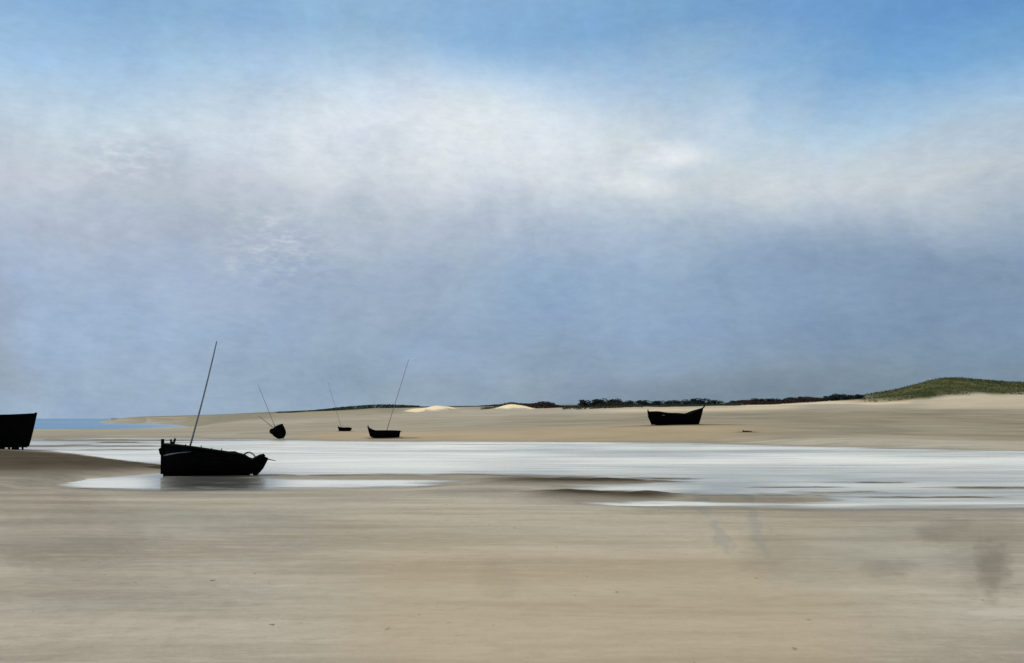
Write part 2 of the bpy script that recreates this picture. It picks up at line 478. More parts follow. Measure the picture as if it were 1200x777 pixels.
gcol = t.mix(t.mapr(gn, 0.35, 0.68), (0.036, 0.044, 0.018), (0.098, 0.100, 0.043))
gcol = t.mix(t.mul(t.mapr(t.noise(t.scale(P, (0.03, 0.03, 0.1), (2, 7, 1)), 1, 3), 0.55, 0.7), 0.5), gcol, (0.095, 0.062, 0.033))
c = t.mix(t.attr('green'), c, gcol)
c = t.mix(1.0, c, (1.0, 0.985, 0.94), 'MULTIPLY')
t.put(b.inputs['Base Color'], c)
wf = t.math('MAXIMUM', t.attr('wet_shade'), t.mul(t.attr('stain'), 0.3))
ro = t.mapr(wf, 0, 1, 0.95, 0.8, False)
t.put(b.inputs['Roughness'], t.math('MAXIMUM', t.sub(ro, t.mul(t.attr('sheen'), 0.6)), 0.15))
b.inputs['Specular IOR Level'].default_value = 0.0
hh = t.add(t.add(t.mul(rip, 0.9), t.mul(mot, 0.5)), t.mul(grain, 0.12))
t.put(b.inputs['Normal'], t.bump(hh, 0.55, 0.06))
me.materials.append(m)

# shallow water lying between the bars, and the open sea beyond the far strand
shal_mask = (H < 0.03) & (D > 20) & (D < 300) & (np.abs(A) < R(75))
PALE_WATER = np.exp(-(((PX - 135) / 60) ** 4 + ((YP - 567) / 7) ** 4)) + np.exp(-(((PX - 415) / 100) ** 4 + ((YP - 567) / 7) ** 4)) + np.exp(-(((PX - 440) / 130) ** 4 + ((YP - 545) / 9) ** 2))  # paler base colour in the left pools and channel
REFLECT_DARK = np.exp(-(np.abs((PX - 250) / 72) ** 4 + ((YP - 566) / 12) ** 4)) * (YP > 550)  # boat reflection deepened by darkening the water colour beneath it
REFLECT_DARK = np.maximum(REFLECT_DARK, 0.5 * np.exp(-(((PX - 850) / 60) ** 2 + ((YP - 570) / 9) ** 2)))
depth = np.clip(0.004 - H, -0.2, 1)
wm = grid_mesh('water', np.zeros_like(H) + 0.004, shal_mask, dict(depth=depth, reflect_dark=REFLECT_DARK, pale_water=PALE_WATER))
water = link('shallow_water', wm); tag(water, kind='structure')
m, t, b = material('shallow_water')
P = t.new('ShaderNodeTexCoord').outputs['Object']
w0 = t.noise(t.scale(P, (0.016, 0.040, 1), (3, 1, 0), (0, 0, R(3))), 1, 6, 0.6, 0.5)
w1 = t.noise(t.scale(P, (0.03, 0.09, 1), (0, 0, 0), (0, 0, R(4))), 1, 6, 0.65)
w2 = t.noise(t.scale(P, (0.09, 0.45, 1), (4, 4, 0)), 1, 5, 0.6)
w3 = t.noise(t.scale(P, (0.5, 2.2, 1)), 1, 4, 0.6)
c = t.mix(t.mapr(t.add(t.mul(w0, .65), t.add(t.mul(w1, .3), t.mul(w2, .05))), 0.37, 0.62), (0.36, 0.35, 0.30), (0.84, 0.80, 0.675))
c = t.mix(t.mul(t.attr('pale_water'), .75), c, (0.84, 0.80, 0.69))
refl = t.mul(t.attr('reflect_dark'), t.mapr(t.add(t.mul(w1, .3), t.add(t.mul(w2, .4), t.mul(w3, .3))), .38, .52))
c = t.mix(refl, c, (0.10, 0.095, 0.085))  # dark reflection streaks put into the base colour
t.put(b.inputs['Base Color'], c)
t.put(b.inputs['Roughness'], t.mul(t.mapr(w2, 0.3, 0.7, 0.16, 0.42), t.sub(1.0, t.mul(refl, .75))))
b.inputs['IOR'].default_value = 1.33
b.inputs['Specular IOR Level'].default_value = 0.16
t.put(b.inputs['Normal'], t.bump(t.add(t.mul(w3, .5), t.mul(w2, 1.0)), 0.22, 0.10))
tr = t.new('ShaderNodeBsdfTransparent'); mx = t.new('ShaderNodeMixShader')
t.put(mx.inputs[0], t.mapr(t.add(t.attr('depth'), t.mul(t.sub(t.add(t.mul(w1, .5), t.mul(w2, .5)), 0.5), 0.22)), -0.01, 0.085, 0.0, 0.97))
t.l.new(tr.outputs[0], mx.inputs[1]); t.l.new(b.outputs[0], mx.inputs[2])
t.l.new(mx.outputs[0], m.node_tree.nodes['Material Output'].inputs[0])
wm.materials.append(m)

sea_mask = (H < 0.05) & (D >= 300) & (PX < 420) & (np.abs(A) < R(85))
sm = grid_mesh('sea', np.zeros_like(H) + 0.002, sea_mask, dict(shoal=sstep(120, 300, PX) * np.ones_like(H)))
sea = link('sea', sm); tag(sea, kind='structure')
m, t, b = material('sea')
P = t.new('ShaderNodeTexCoord').outputs['Object']
w1 = t.noise(t.scale(P, (0.004, 0.012, 1)), 1, 5, 0.6)
w3 = t.noise(t.scale(P, (0.15, 0.5, 1)), 1, 4, 0.6)
c = t.mix(t.mapr(w1, 0.35, 0.65), (0.07, 0.17, 0.29), (0.15, 0.27, 0.39))
surf = t.noise(t.scale(P, (0.012, 0.09, 1)), 1, 4, 0.6)
c = t.mix(t.mapr(surf, .60, .68), c, (0.50, 0.54, 0.55))
c = t.mix(t.mul(t.attr('shoal'), 0.9), c, (0.33, 0.40, 0.42))
t.put(b.inputs['Base Color'], c); b.inputs['Roughness'].default_value = 0.35; b.inputs['IOR'].default_value = 1.33
b.inputs['Specular IOR Level'].default_value = 0.15
t.put(b.inputs['Normal'], t.bump(w3, 0.5, 0.3))
sm.materials.append(m)

# ------------------------------------------------------------------ boats
class Hull:
    def __init__(s, L, B, sheer, keel, bow_rake, stern_rake, wt=0.6, pb=2.6, planks=7, thick=0.06, full=0.75):
        s.L, s.B, s.sheer, s.keel = L, B, sheer, keel
        s.br, s.sr, s.wt, s.pb, s.planks, s.th, s.full = bow_rake, stern_rake, wt, pb, planks, thick, full
    def w(s, t):
        if t < 0.45:
            q = (0.45 - t) / 0.45; f = 1 - (1 - s.wt) * q * q
        else:
            q = (t - 0.45) / 0.55; f = max(1 - q ** s.pb, 0.02)
        return s.B / 2 * f
    def pt(s, t, a, side, inset=0.0, lift=0.0):
        """a: 0 keel .. 1 sheer"""
        k = s.keel(t) + lift; sh = s.sheer(t); th = a * math.pi / 2
        y = max(s.w(t) * math.sin(th) ** s.full - inset, 0.004)
        z = k + (sh - k) * (1 - math.cos(th)) ** 0.95
        fz = (z - s.keel(t)) / max(sh - s.keel(t), .01)
        xt = -s.L / 2 + s.L * t
        xb = -s.L / 2 + s.sr + (s.L - s.sr - s.br) * t
        x = xb + (xt - xb) * fz ** 0.85 if fz > 0 else xb
        return Vector((x, side * y, z))
    def build(s, root, mat, rail_mat, n=26):
        v, f = [], []
        rings = []
        for i in range(n + 1):
            t = i / n; ring = []
            outer = []
            for p in range(s.planks):
                a0 = p / s.planks; a1 = (p + 1) / s.planks
                outer += [(a0, -0.022 if p else 0.0), (a1, 0.0)]
            for a, off in reversed(outer): ring.append(s.pt(t, a, 1, off))
            for a, off in outer[1:]: ring.append(s.pt(t, a, -1, off))
            inner = [1 - q / 6 for q in range(7)]
            for a in inner: ring.append(s.pt(t, a, -1, s.th, 0.08))
            for a in reversed(inner[:-1]): ring.append(s.pt(t, a, 1, s.th, 0.08))
            rings.append(ring)
        m_ = len(rings[0])
        for r in rings: v += r
        for i in range(n):
            for k in range(m_):
                k2 = (k + 1) % m_
                f.append((i * m_ + k, i * m_ + k2, (i + 1) * m_ + k2, (i + 1) * m_ + k))
        mb = MB(); mb.v = v; mb.f = f
        h = mb.build('hull', mat, root)
        # rails
        for side in (1, -1):
            pts = [s.pt(i / n, 1, side) + Vector((0, side * 0.02, 0.02)) for i in range(n + 1)]
            MB().bar(pts, 0.13, 0.09).build('gunwale', rail_mat, root)
        # transom
        poly = [s.pt(0, q / 8, 1) for q in range(8, 0, -1)] + [s.pt(0, q / 8, -1) for q in range(0, 9)]
        mb = MB(); mb.prism([p + Vector((-0.003, 0, 0)) for p in poly], (-0.09, 0, 0)); mb.build('transom', mat, root)
        # keel
        pts = [s.pt(i / 12, 0, 1) * 1.0 for i in range(13)]
        pts = [Vector((p.x, 0, p.z - 0.05)) for p in pts]
        MB().bar(pts, 0.13, 0.16).build('keel', mat, root)
        return h
    def stem(s, root, mat, up=0.3, fwd=0.1, w=0.14):
        pts = [s.pt(1, q / 8, 1) for q in range(9)]
        pts = [Vector((p.x + 0.05, 0, p.z)) for p in pts]
        top = pts[-1] + Vector((fwd, 0, up)); pts.append(top)
        return MB().bar(pts, w, 0.20).build('stem_post', mat, root)
    def thwart(s, root, mat, t, drop=0.35):
        sh = s.sheer(t) - drop
        x = -s.L / 2 + s.L * t; w = s.w(t) * 0.93
        MB().box((x - 0.14, -w, sh - 0.05), (x + 0.14, w, sh)).build('thwart', mat, root)

def bent(p0, p1, sag, n=7):
    p0 = Vector(p0); p1 = Vector(p1); out = []
    for i in range(n):
        q = i / (n - 1); p = p0.lerp(p1, q)
        out.append(p + Vector(sag) * math.sin(q * math.pi))
    return out

def mast(root, mat, foot, top, r0, r1, sag=(0, 0, 0)):
    pts = bent(foot, top, sag)
    rad = [r0 + (r1 - r0) * i / (len(pts) - 1) for i in range(len(pts))]
    return MB().tube(pts, rad, 8).build('mast', mat, root, True)

def to_local(root, p):
    mw = Matrix.LocRotScale(root.location, root.rotation_euler.to_quaternion(), root.scale)
    return mw.inverted() @ Vector(p)

def pix(px, y, d):
    """world point at depth d seen at a photograph position"""
    return Vector(((px - CX) / F * d, d, EYE - (y - HOR) * d / F))

def world_mast(root, mat, foot_px, top_px, d, r0, r1, sag=(0, 0, 0)):
    return mast(root, mat, to_local(root, pix(*foot_px, d)), to_local(root, pix(*top_px, d)), r0, r1, sag)

# 1. the tarred boat aground in the shallows, bow to the left
d1 = 65.0
bt = empty('fishing_boat', (0, 0, 0))
tag(bt, 'largest masted black boat, aground in the shallows, long grey mast leaning right', 'boat', 'boats stranded on the beach')
c1 = pix(249, 556.5, d1)
bt.location = (c1.x, d1, -0.03); bt.scale = (0.925, 1.05, 1.05)
bt.rotation_euler = Euler((R(9), R(-3.2), R(180 + 14)), 'XYZ')
h1 = Hull(6.25, 2.1, lambda t: 1.12 + 0.54 * t ** 1.4 + 0.16 * max(0, 0.10 - t) / 0.10 - 0.20 * math.exp(-((t - 0.125) / 0.05) ** 2),
          lambda t: 0.0 + 0.10 * (1 - t) ** 2 + 0.1 * max(0, (0.14 - t) / 0.14), 0.10, 0.80, wt=0.45, pb=3.4, planks=8)
h1.build(bt, M['tar'], M['tar_rail'])
h1.stem(bt, M['tar'], 0.30, 0.02)
for tt in (0.30, 0.52, 0.72): h1.thwart(bt, M['tar'], tt, 0.30)
for yy in (-0.22, 0.22):
    MB().bar([(2.62, yy, 1.2), (2.70 - 0.28 * (yy > 0), yy, 2.0)], 0.12, 0.12).build('mooring_bitt', M['tar'], bt)
MB().bar([(2.53, -0.4, 1.74), (2.53, 0.4, 1.74)], 0.11, 0.11).build('mooring_beam', M['tar'], bt)
# pale strip painting the rail highlight along the bow planking (near side) and the bleached hoop at the stern
side = 1
pts = [h1.pt(0.995 - 0.04 * i, 0.74 + 0.02 * i, side) + Vector((0.0, side * 0.03, 0)) for i in range(8)]
rs = [0.035, 0.04, 0.04, 0.034, 0.03, 0.024, 0.018, 0.01]
MB().tube(pts, rs, 6).build('rail_highlight_strip', M['highlight'], bt, True)
arch = [(-2.25 + 0.0 * i, 0, 0) for i in range(9)]
arch = []
for i in range(11):
    q = i / 10; arch.append((-1.75 - 0.95 * q, 0.35 - 0.1 * q, 1.0 + 0.36 * math.sin(math.pi * min(1, q * 1.05)) ** 0.7 + 0.05))
MB().tube(arch[:5], 0.045, 7).build('hoop', M['tar_rail'], bt, True)
ho = MB().tube(arch[4:], 0.05, 7).build('hoop', M['bleached'], bt, True); ho['label'] = 'bleached half of the bent hoop'
MB().tube([(3.16, 0.0, 1.50), (3.26, 0.02, 1.36), (3.20, 0.03, 1.16), (3.14, 0.02, 0.98)], [0.06, 0.15, 0.13, 0.05], 8).build('fender', M['tar'], bt, True)
for i, tx in enumerate((1.7, 0.75, 0.1, -0.5, -1.35)):
    z = h1.sheer((tx + 3.125) / 6.25)
    for sd in (1, -1):
        yy = sd * (h1.w((tx + 3.125) / 6.25) - .02)
        MB().bar([(tx, yy, z - .05), (tx + .03, yy, z + .13 + .04 * (i % 2))], .06, .06).build('thole_pin', M['tar'], bt)
MB().tube([(1.2, -0.45, 1.45), (0.3, -0.42, 1.50), (-0.5, -0.40, 1.41), (-1.3, -0.36, 1.40), (-1.9, -0.30, 1.26)], [.04, .11, .07, .13, .05], 7).build('furled_sail', M['tar'], bt, True)
# broken planking and frames standing at the stern
rnd = random.Random(4)
for i in range(6):
    x = -1.2 + 0.55 * i if i < 4 else -2.7 - 0.15 * (i - 4)
    tt = (x + 3.125) / 6.25
    z = h1.sheer(tt)
    MB().bar([(x, -0.75, z - 0.5), (x + 0.03, -0.8, z + 0.08 + 0.12 * rnd.random())], 0.09, 0.07).build('rib', M['tar'], bt)
MB().bar([(-2.56, 0, 0.16), (-3.0, 0, 0.66), (-3.28, 0, 1.22)], 0.09, 0.36).build('rudder', M['tar'], bt)
MB().tube([(-3.2, 0.02, 1.12), (-3.9, 0.15, 1.02)], [0.035, 0.02], 6).build('tiller', M['tar'], bt, True)
world_mast(bt, M['spar'], (219, 536), (254, 400), d1 - 0.15, 0.062, 0.038, (-0.06, 0, 0))

# 2. the big hull at the left edge, propped on legs
d2 = 118.0
bl = empty('fishing_boat', (0, 0, 0))
tag(bl, 'big black hull at the left edge, propped on the dark sand bar, no mast', 'boat', 'boats stranded on the beach')
g2 = spot(30, d2)
L2 = 9.6
xr = pix(40, 485, d2).x
bl.location = (xr - L2 / 2, d2, g2.z + 0.02)
bl.rotation_euler = Euler((R(1), R(0.4), R(4)), 'XYZ')
topz = EYE + (HOR - 485.5) * d2 / F - g2.z
h2 = Hull(L2, 3.2, lambda t: topz - 0.02 + 0.10 * (2 * t - 1) - 0.25 * (1 - (2 * t - 1) ** 2) * 0.5, lambda t: 0.30 + 0.10 * t, 0.85, 0.4, wt=0.6, pb=2.8, planks=10)
h2.build(bl, M['tar'], M['tar_rail']); h2.stem(bl, M['tar'], 0.12, 0.03, 0.18)
for tt in (0.3, 0.6): h2.thwart(bl, M['tar'], tt, 0.4)
for xx in (1.6, 2.35, 3.0, -2.2):
    for sd in (1, -1):
        MB().bar([(xx, sd * 0.95, 1.2), (xx + 0.1, sd * 1.05, -0.12)], 0.16, 0.16).build('prop_leg', M['tar'], bl)
for xx in (2.7, 1.2, -0.6, -2.5):
    MB().box((xx - 0.14, -0.7, -0.15), (xx + 0.14, 0.7, 0.30)).build('keel_block', M['tar'], bl)

# 3. the double curved boat high on the right beach
d3 = 190.0
br = empty('fishing_boat', (0, 0, 0))
tag(br, 'mastless black boat with upswept stem lying alone on the dry sand below the dunes', 'boat', 'boats stranded on the beach')
g3 = spot(791.5, d3); L3 = 67 / F * d3
br.location = (g3.x, d3, g3.z - 0.05)
br.rotation_euler = Euler((R(3), 0, R(3)), 'XYZ')
def sh3(t):
    return 1.95 + 0.30 * max(0, (0.45 - t) / 0.45) ** 1.2 + 0.15 * math.exp(-((t - .2) / .12) ** 2) + 0.95 * max(0, (t - 0.6) / 0.4) ** 1.5 - 0.22 * math.exp(-((t - 0.71) / .08) ** 2)
h3 = Hull(L3 - 0.5, 3.0, sh3, lambda t: 0.05 + 0.12 * max(0, (.2 - t) / .2) ** 2 + 0.1 * max(0, (t - .85) / .15) ** 2, 0.75, 0.85, wt=0.42, pb=2.9, planks=9)
h3.build(br, M['tar'], M['tar_rail']); h3.stem(br, M['tar'], 0.42, 0.36, 0.2)
for tt in (0.25, 0.45, 0.65): h3.thwart(br, M['tar'], tt, 0.35)
MB().bar([(-(L3 - 0.5) / 2 - 0.02, 0, 1.6), (-(L3 - .5) / 2 - 0.12, 0, 2.62)], 0.22, 0.2).build('stern_post', M['tar'], br)
MB().bar([(-(L3 - .5) / 2 + 0.75, 0, 0.05), (-(L3 - .5) / 2 + 0.05, 0, 1.6)], 0.1, 0.45).build('rudder', M['tar'], br)
MB().box((-2.55, -1.47, 1.68), (-2.15, -1.40, 1.82)).build('pale_oar_port', M['highlight'], br)  # pale board standing in for the light opening of an oar port

# 4. the small heeled boat seen end on
d4 = 172.0
bs = empty('fishing_boat', (0, 0, 0))
tag(bs, 'small black boat seen end on, heeled left with thin mast and boom', 'boat', 'boats stranded on the beach')
g4 = spot(328, d4)
bs.location = (g4.x + 0.42, d4, g4.z + 0.46)
bs.rotation_euler = Euler((R(-34), R(0), R(104)), 'XYZ')
h4 = Hull(4.6, 2.2, lambda t: 1.55 + 0.35 * t * t, lambda t: -0.1 + 0.1 * t, 0.35, 0.3, wt=0.62, pb=2.6, planks=7, full=0.6)
h4.build(bs, M['tar'], M['tar_rail']); h4.stem(bs, M['tar'], 0.18, 0.03)
h4.thwart(bs, M['tar'], 0.4); h4.thwart(bs, M['tar'], 0.65)
world_mast(bs, M['spar_dark'], (323, 502), (302, 450), d4, 0.045, 0.03)
a_, b_ = to_local(bs, pix(304, 488, d4 - 1)), to_local(bs, pix(320, 501, d4 - 0.5))
MB().tube([a_, b_], [0.045, 0.055], 6).build('boom', M['spar_dark'], bs, True)
# rudder hung out on the low side, with its ring-shaped head
ring = []
rp = pix(319.5, 505.5, d4 - 2.2)
for i in range(13):
    q = 2 * math.pi * i / 12
    ring.append(to_local(bs, rp + Vector((0.42 * math.cos(q), 0.05, 0.36 * math.sin(q)))))
MB().tube(ring, 0.11, 7).build('rope_coil', M['tar'], bs, True)
MB().tube([to_local(bs, pix(320, 510.3, d4 - 2.0)), to_local(bs, pix(330, 509.5, d4 - 1.6))], [0.13, 0.16], 7).build('bilge_keel', M['tar'], bs, True)

# 5. the tiny dinghy farther up
d5 = 202.0
bd = empty('dinghy', (0, 0, 0))
tag(bd, 'tiniest black boat, low on the sand between the two small masted boats', 'boat', 'boats stranded on the beach')
g5 = spot(404, d5)
bd.location = (g5.x, d5, g5.z + 0.0)
bd.rotation_euler = Euler((R(8), R(4), R(180 - 12)), 'XYZ')
h5 = Hull(2.35, 1.1, lambda t: 0.52 + 0.32 * t ** 3, lambda t: 0.02 + 0.1 * t * t, 0.2, 0.15, wt=0.7, pb=2.6, planks=5, thick=0.04)
h5.build(bd, M['tar'], M['tar_rail'], 16); h5.stem(bd, M['tar'], 0.12, 0.05, 0.09)
h5.thwart(bd, M['tar'], 0.45, 0.15)
world_mast(bd, M['spar_dark'], (400, 501), (384, 447), d5, 0.035, 0.022)

# 6. the small boat with a tall mast leaning right
d6 = 176.0
bm_ = empty('fishing_boat', (0, 0, 0))
tag(bm_, 'small black boat on ochre sand, raised left stem, thin mast leaning right', 'boat', 'boats stranded on the beach')
g6 = spot(449, d6)
bm_.location = (g6.x, d6, g6.z - 0.02)
bm_.rotation_euler = Euler((R(7), R(-1), R(180 + 4)), 'XYZ')
h6 = Hull(4.75, 1.9, lambda t: 1.02 + 0.10 * (1 - t) + 0.62 * max(0, (t - .72) / .28) ** 1.6, lambda t: 0.0 + 0.22 * max(0, (t - .7) / .3) ** 1.5, 0.45, 0.12, wt=0.6, pb=3.0, planks=7)
h6.build(bm_, M['tar'], M['tar_rail']); h6.stem(bm_, M['tar'], 0.30, 0.03)
for tt in (0.3, 0.55): h6.thwart(bm_, M['tar'], tt)
MB().bar([(-2.42, 0, 0.1), (-2.62, 0, 1.25)], 0.08, 0.3).build('rudder', M['tar'], bm_)
MB().tube([(-2.5, 0, 1.2), (-3.0, 0.1, 1.02)], 0.04, 6).build('tiller', M['tar'], bm_, True)
world_mast(bm_, M['spar_dark'], (453, 505), (479, 421), d6, 0.05, 0.034)

# ------------------------------------------------------------------ driftwood and weed
p = spot(876, 166)
dw = MB().tube([(-0.75, 0, 0.06), (-0.2, 0.1, 0.10), (0.7, -0.1, 0.08)], [0.12, 0.10, 0.05], 7).tube([(-0.5, 0, 0.1), (-0.72, 0.05, 0.34)], [0.06, 0.03], 6).build('driftwood', M['drift'], None, True)
dw.location = p
tag(dw, 'short dark piece of driftwood lying on the sand right of the mastless boat', 'driftwood')

# ------------------------------------------------------------------ bushes and scrub on the dunes
def leaf_material(name, a, b_):
    m, t, b = material(name)
    P = t.new('ShaderNodeTexCoord').outputs['Object']
    gi = t.new('ShaderNodeNewGeometry').outputs['Random Per Island']
    t.put(b.inputs['Base Color'], t.mix(t.mul(t.add(gi, t.mapr(t.noise(P, 0.8), .3, .7)), 0.5), a, b_))
    b.inputs['Roughness'].default_value = 0.8; b.inputs['Specular IOR Level'].default_value = 0.1
    return m
M['teal'] = leaf_material('bush_leaves', (0.012, 0.022, 0.021), (0.035, 0.055, 0.048))
M['heath'] = leaf_material('heath', (0.022, 0.012, 0.010), (0.050, 0.030, 0.020))
M['low'] = leaf_material('low_scrub', (0.020, 0.034, 0.020), (0.055, 0.070, 0.038))
M['grass'] = leaf_material('marram', (0.042, 0.050, 0.020), (0.085, 0.088, 0.037))
M['bark'] = wood('bark', (0.035, 0.03, 0.025), 0.3)

def leaf(mb, c, s, rnd):
    d = Vector((rnd.gauss(0, 1), rnd.gauss(0, 1), rnd.gauss(0, 1))).normalized()
    e = d.cross(Vector((rnd.gauss(0, 1), rnd.gauss(0, 1), rnd.gauss(0, 1)))).normalized()
    b = len(mb.v)
    mb.v += [c - d * s, c + e * s * .55, c + d * s, c - e * s * .55]
    mb.f.append((b, b + 1, b + 2, b + 3))

def bush_meshes(seed):
    """unit bush about 1 high and 1.3 wide: tapered stems and an uneven leafy crown"""
    rnd = random.Random(seed); cr = MB(); tr = MB()
    lumps = [(Vector((rnd.uniform(-.42, .42), rnd.uniform(-.4, .4), rnd.uniform(.4, .74))), rnd.uniform(.17, .28)) for _ in range(9)]
    lumps += [(Vector((rnd.uniform(-.5, .5), rnd.uniform(-.4, .4), rnd.uniform(.08, .36))), rnd.uniform(.2, .32)) for _ in range(10)]
    for c, r in lumps:
        for _ in range(80):
            v = Vector((rnd.gauss(0, 1), rnd.gauss(0, 1), rnd.gauss(0, 1))).normalized() * r * rnd.uniform(.55, 1.08)
            v.z *= .85
            leaf(cr, c + v, rnd.uniform(.035, .075), rnd)
        tr.tube([(rnd.uniform(-.05, .05), rnd.uniform(-.05, .05), -0.08), (c.x * .4, c.y * .4, c.z * .5), tuple(c)], [.035, .022, .008], 5)
    def to_me(mb, name, mat):
        me = bpy.data.meshes.new(name); me.from_pydata([tuple(v) for v in mb.v], [], mb.f); me.update(); me.materials.append(mat); return me
    return to_me(tr, 'stems', M['bark']), to_me(cr, 'crown', M['teal'])
protos = [bush_meshes(s) for s in (1, 2, 3, 4)]

bushes = [  # px, top row, depth, width in photograph pixels, label
    (688, 467.5, 410, 16, 'low dark bush at the left end of the clump left of the mastless boat'),
    (706, 465.5, 405, 22, 'rounded dark bush, largest of the clump left of the mastless boat'),
    (722, 466.5, 408, 18, 'dark bush joined to the right side of the largest clump left of the mastless boat'),
    (741, 468.5, 412, 18, 'small dark bush standing above the upper left corner of the mastless boat'),
    (757, 468.0, 415, 18, 'flat topped dark bush rising right behind the stern of the mastless boat'),
    (774, 468.2, 412, 16, 'dark bush seen above the middle of the mastless boat'),
    (791, 468.2, 414, 18, 'paler green bush above the dip of the mastless boat'),
    (808, 467.4, 410, 15, 'dark bush just left of the upswept stem of the mastless boat'),
    (822, 465.8, 406, 22, 'tall blue-green bush rising behind the upswept stem of the mastless boat'),
    (838, 467.8, 410, 16, 'dark bush just right of the upswept stem of the mastless boat'),
    (862, 469.0, 420, 12, 'lone low bush on the brown heath strip right of the boat'),
    (889, 466.0, 405, 14, 'first bush of the row running up to the green dune'),
    (904, 466.4, 404, 16, 'second bush of the row running up to the green dune'),
    (926, 464.4, 398, 13, 'upright dark bush in the middle of the row below the green dune'),
    (941, 464.2, 400, 10, 'thin upright bush right of the middle of the row below the green dune'),
    (953, 465.0, 400, 14, 'low bush filling the gap in the row left of the tallest bush'),
    (968, 463.2, 395, 13, 'bush touching the left side of the tallest bush'),
    (979, 460.2, 392, 15, 'tallest blue-green bush, near the right end of the row'),
    (993, 461.4, 392, 16, 'broad dark bush right of the tallest bush'),
    (1006, 461.4, 394, 13, 'last bush of the row where the green dune begins'),
]
for i, (px, yt, d, wpx, lab) in enumerate(bushes):
    g = spot(px, d); h = EYE - (yt - HOR) * d / F - g.z
    h = max(h, 1.1); wd = 1.25 * wpx * d / F
    rt = empty('bush', g, (0, 0, 1.7 * i))
    tag(rt, lab, 'bush', 'dark bushes along the dune line')
    sx = wd / 1.25
    rt.scale = (sx, sx, h / 0.98)
    sme, cme = protos[i % 4]
    for nm, dat in (('trunk', sme), ('crown', cme)):
        o = bpy.data.objects.new(nm, dat); COL.objects.link(o); o.parent = rt

def scatter(name, n, fn, mat, label, cat, seed, size):
    rnd = random.Random(seed); mb = MB()
    for _ in range(n):
        r = fn(rnd)
        if r is None: continue
        px, d, hgt, k = r
        x = (px - CX) / F * d; z = ground(x, d)
        for q in range(k):
            leaf(mb, Vector((x + rnd.gauss(0, .5), d + rnd.gauss(0, .5), z + rnd.uniform(0, hgt))), rnd.uniform(*size), rnd)
    o = mesh(name, mb.v, mb.f, mat)
    return tag(o, label, cat, None, 'stuff')

def f_heath(r):
    px = r.uniform(618, 965); d = r.uniform(385, 415)
    h = 1.3 * max(0.3, 0.6 + 0.8 * math.sin(px / 17.0) * math.sin(px / 41.0))
    if px < 655: h = 2.0 * max(0, 1 - ((px - 637) / 18) ** 2) + .2
    if 730 < px < 850 and r.random() < .5: return None
    return px, d, h, 8
scatter('heath_scrub', 3200, f_heath, M['heath'], 'low red-brown heath in a strip along the foot of the dunes', 'heath', 5, (.16, .36))
def f_low(r):
    px = r.uniform(560, 1000); d = r.uniform(350, 400) if px < 870 else r.uniform(395, 410)
    if px < 660 and d < 385: return None
    if vnoise(np.array(px / 23.0), np.array(d / 14.0), 3) < .36: return None
    return px, d, 0.7, 7
scatter('low_scrub', 3000, f_low, M['low'], 'low dark green scrub creeping down the sand in front of the bushes', 'scrub', 6, (.14, .32))
def f_strip(r):
    px = r.uniform(325, 640); d = r.uniform(640, 720)
    h = 2.4 * max(0.15, math.sin(px / 31.0) * .5 + .55) * (1 if px < 490 else .6)
    return px, d, h, 7
scatter('dune_scrub', 2800, f_strip, M['low'], 'thin dark green line of far scrub above the small boats', 'scrub', 7, (.2, .5))

def marram(n, seed):
    rnd = random.Random(seed); mb = MB()
    for _ in range(n):
        px = rnd.uniform(985, 1330); d = rnd.uniform(345, 480)
        x = (px - CX) / F * d
        if px + 0.35 * (d - 380) < 1005: continue
        z = ground(x, d)
        for k in range(4):
            a = rnd.uniform(0, 2 * math.pi); hgt = rnd.uniform(.25, .75); w_ = .10
            o = Vector((x + rnd.gauss(0, .3), d + rnd.gauss(0, .3), z - .05)); b = len(mb.v)
            mb.v += [o - Vector((math.cos(a) * w_, math.sin(a) * w_, 0)), o + Vector((math.cos(a) * w_, math.sin(a) * w_, 0)),
                     o + Vector((rnd.gauss(0, .22), rnd.gauss(0, .22), hgt))]
            mb.f.append((b, b + 1, b + 2))
    o = mesh('marram_grass', mb.v, mb.f, M['grass'])
    tag(o, 'rough green marram grass covering the dune on the right', 'grass', None, 'stuff')
marram(2200, 9)

# ------------------------------------------------------------------ sky, sun, camera
SUN_EL, SUN_AZ = R(48), R(-62)        # azimuth from the view direction, to the left
wd_ = bpy.data.worlds.new('World'); SC.world = wd_; wd_.use_nodes = True
t = NT(wd_.node_tree)
for n in list(t.n): t.n.remove(n)
out = t.new('ShaderNodeOutputWorld')
skyt = t.new('ShaderNodeTexSky', sky_type='NISHITA'); skyt.sun_disc = False
skyt.sun_elevation = SUN_EL; skyt.sun_rotation = SUN_AZ; skyt.dust_density = 0.6; skyt.air_density = 1.0; skyt.ozone_density = 1.0
bg1 = t.new('ShaderNodeBackground'); bg1.inputs[1].default_value = 0.15
t.l.new(skyt.outputs[0], bg1.inputs[0])
g = t.new('ShaderNodeTexCoord').outputs['Generated']
sep = t.new('ShaderNodeSeparateXYZ'); t.l.new(g, sep.inputs[0])
sx, sy, sz = sep.outputs
az = t.math('ARCTAN2', sx, sy)                              # radians, 0 straight ahead
hyp = t.math('SQRT', t.add(t.mul(sx, sx), t.mul(sy, sy)))
el = t.math('ARCTAN2', sz, hyp)
ae = t.comb(az, el, 0.0)
big = t.noise(t.scale(ae, (3.2, 5.5, 1), (1.3, 0.4, 0)), 1, 6, 0.58, 0.3)
med = t.noise(t.scale(ae, (9, 13, 1), (7.3, 2.4, 0)), 1, 6, 0.6, 0.4)
wv = t.comb(t.add(az, t.mul(t.sub(big, .5), .25)), t.add(el, t.mul(t.sub(med, .5), .06)), 0.0)
hst = t.noise(t.scale(wv, (18, 170, 1), (0, 3, 0), (0, 0, R(2))), 1, 5, 0.65)
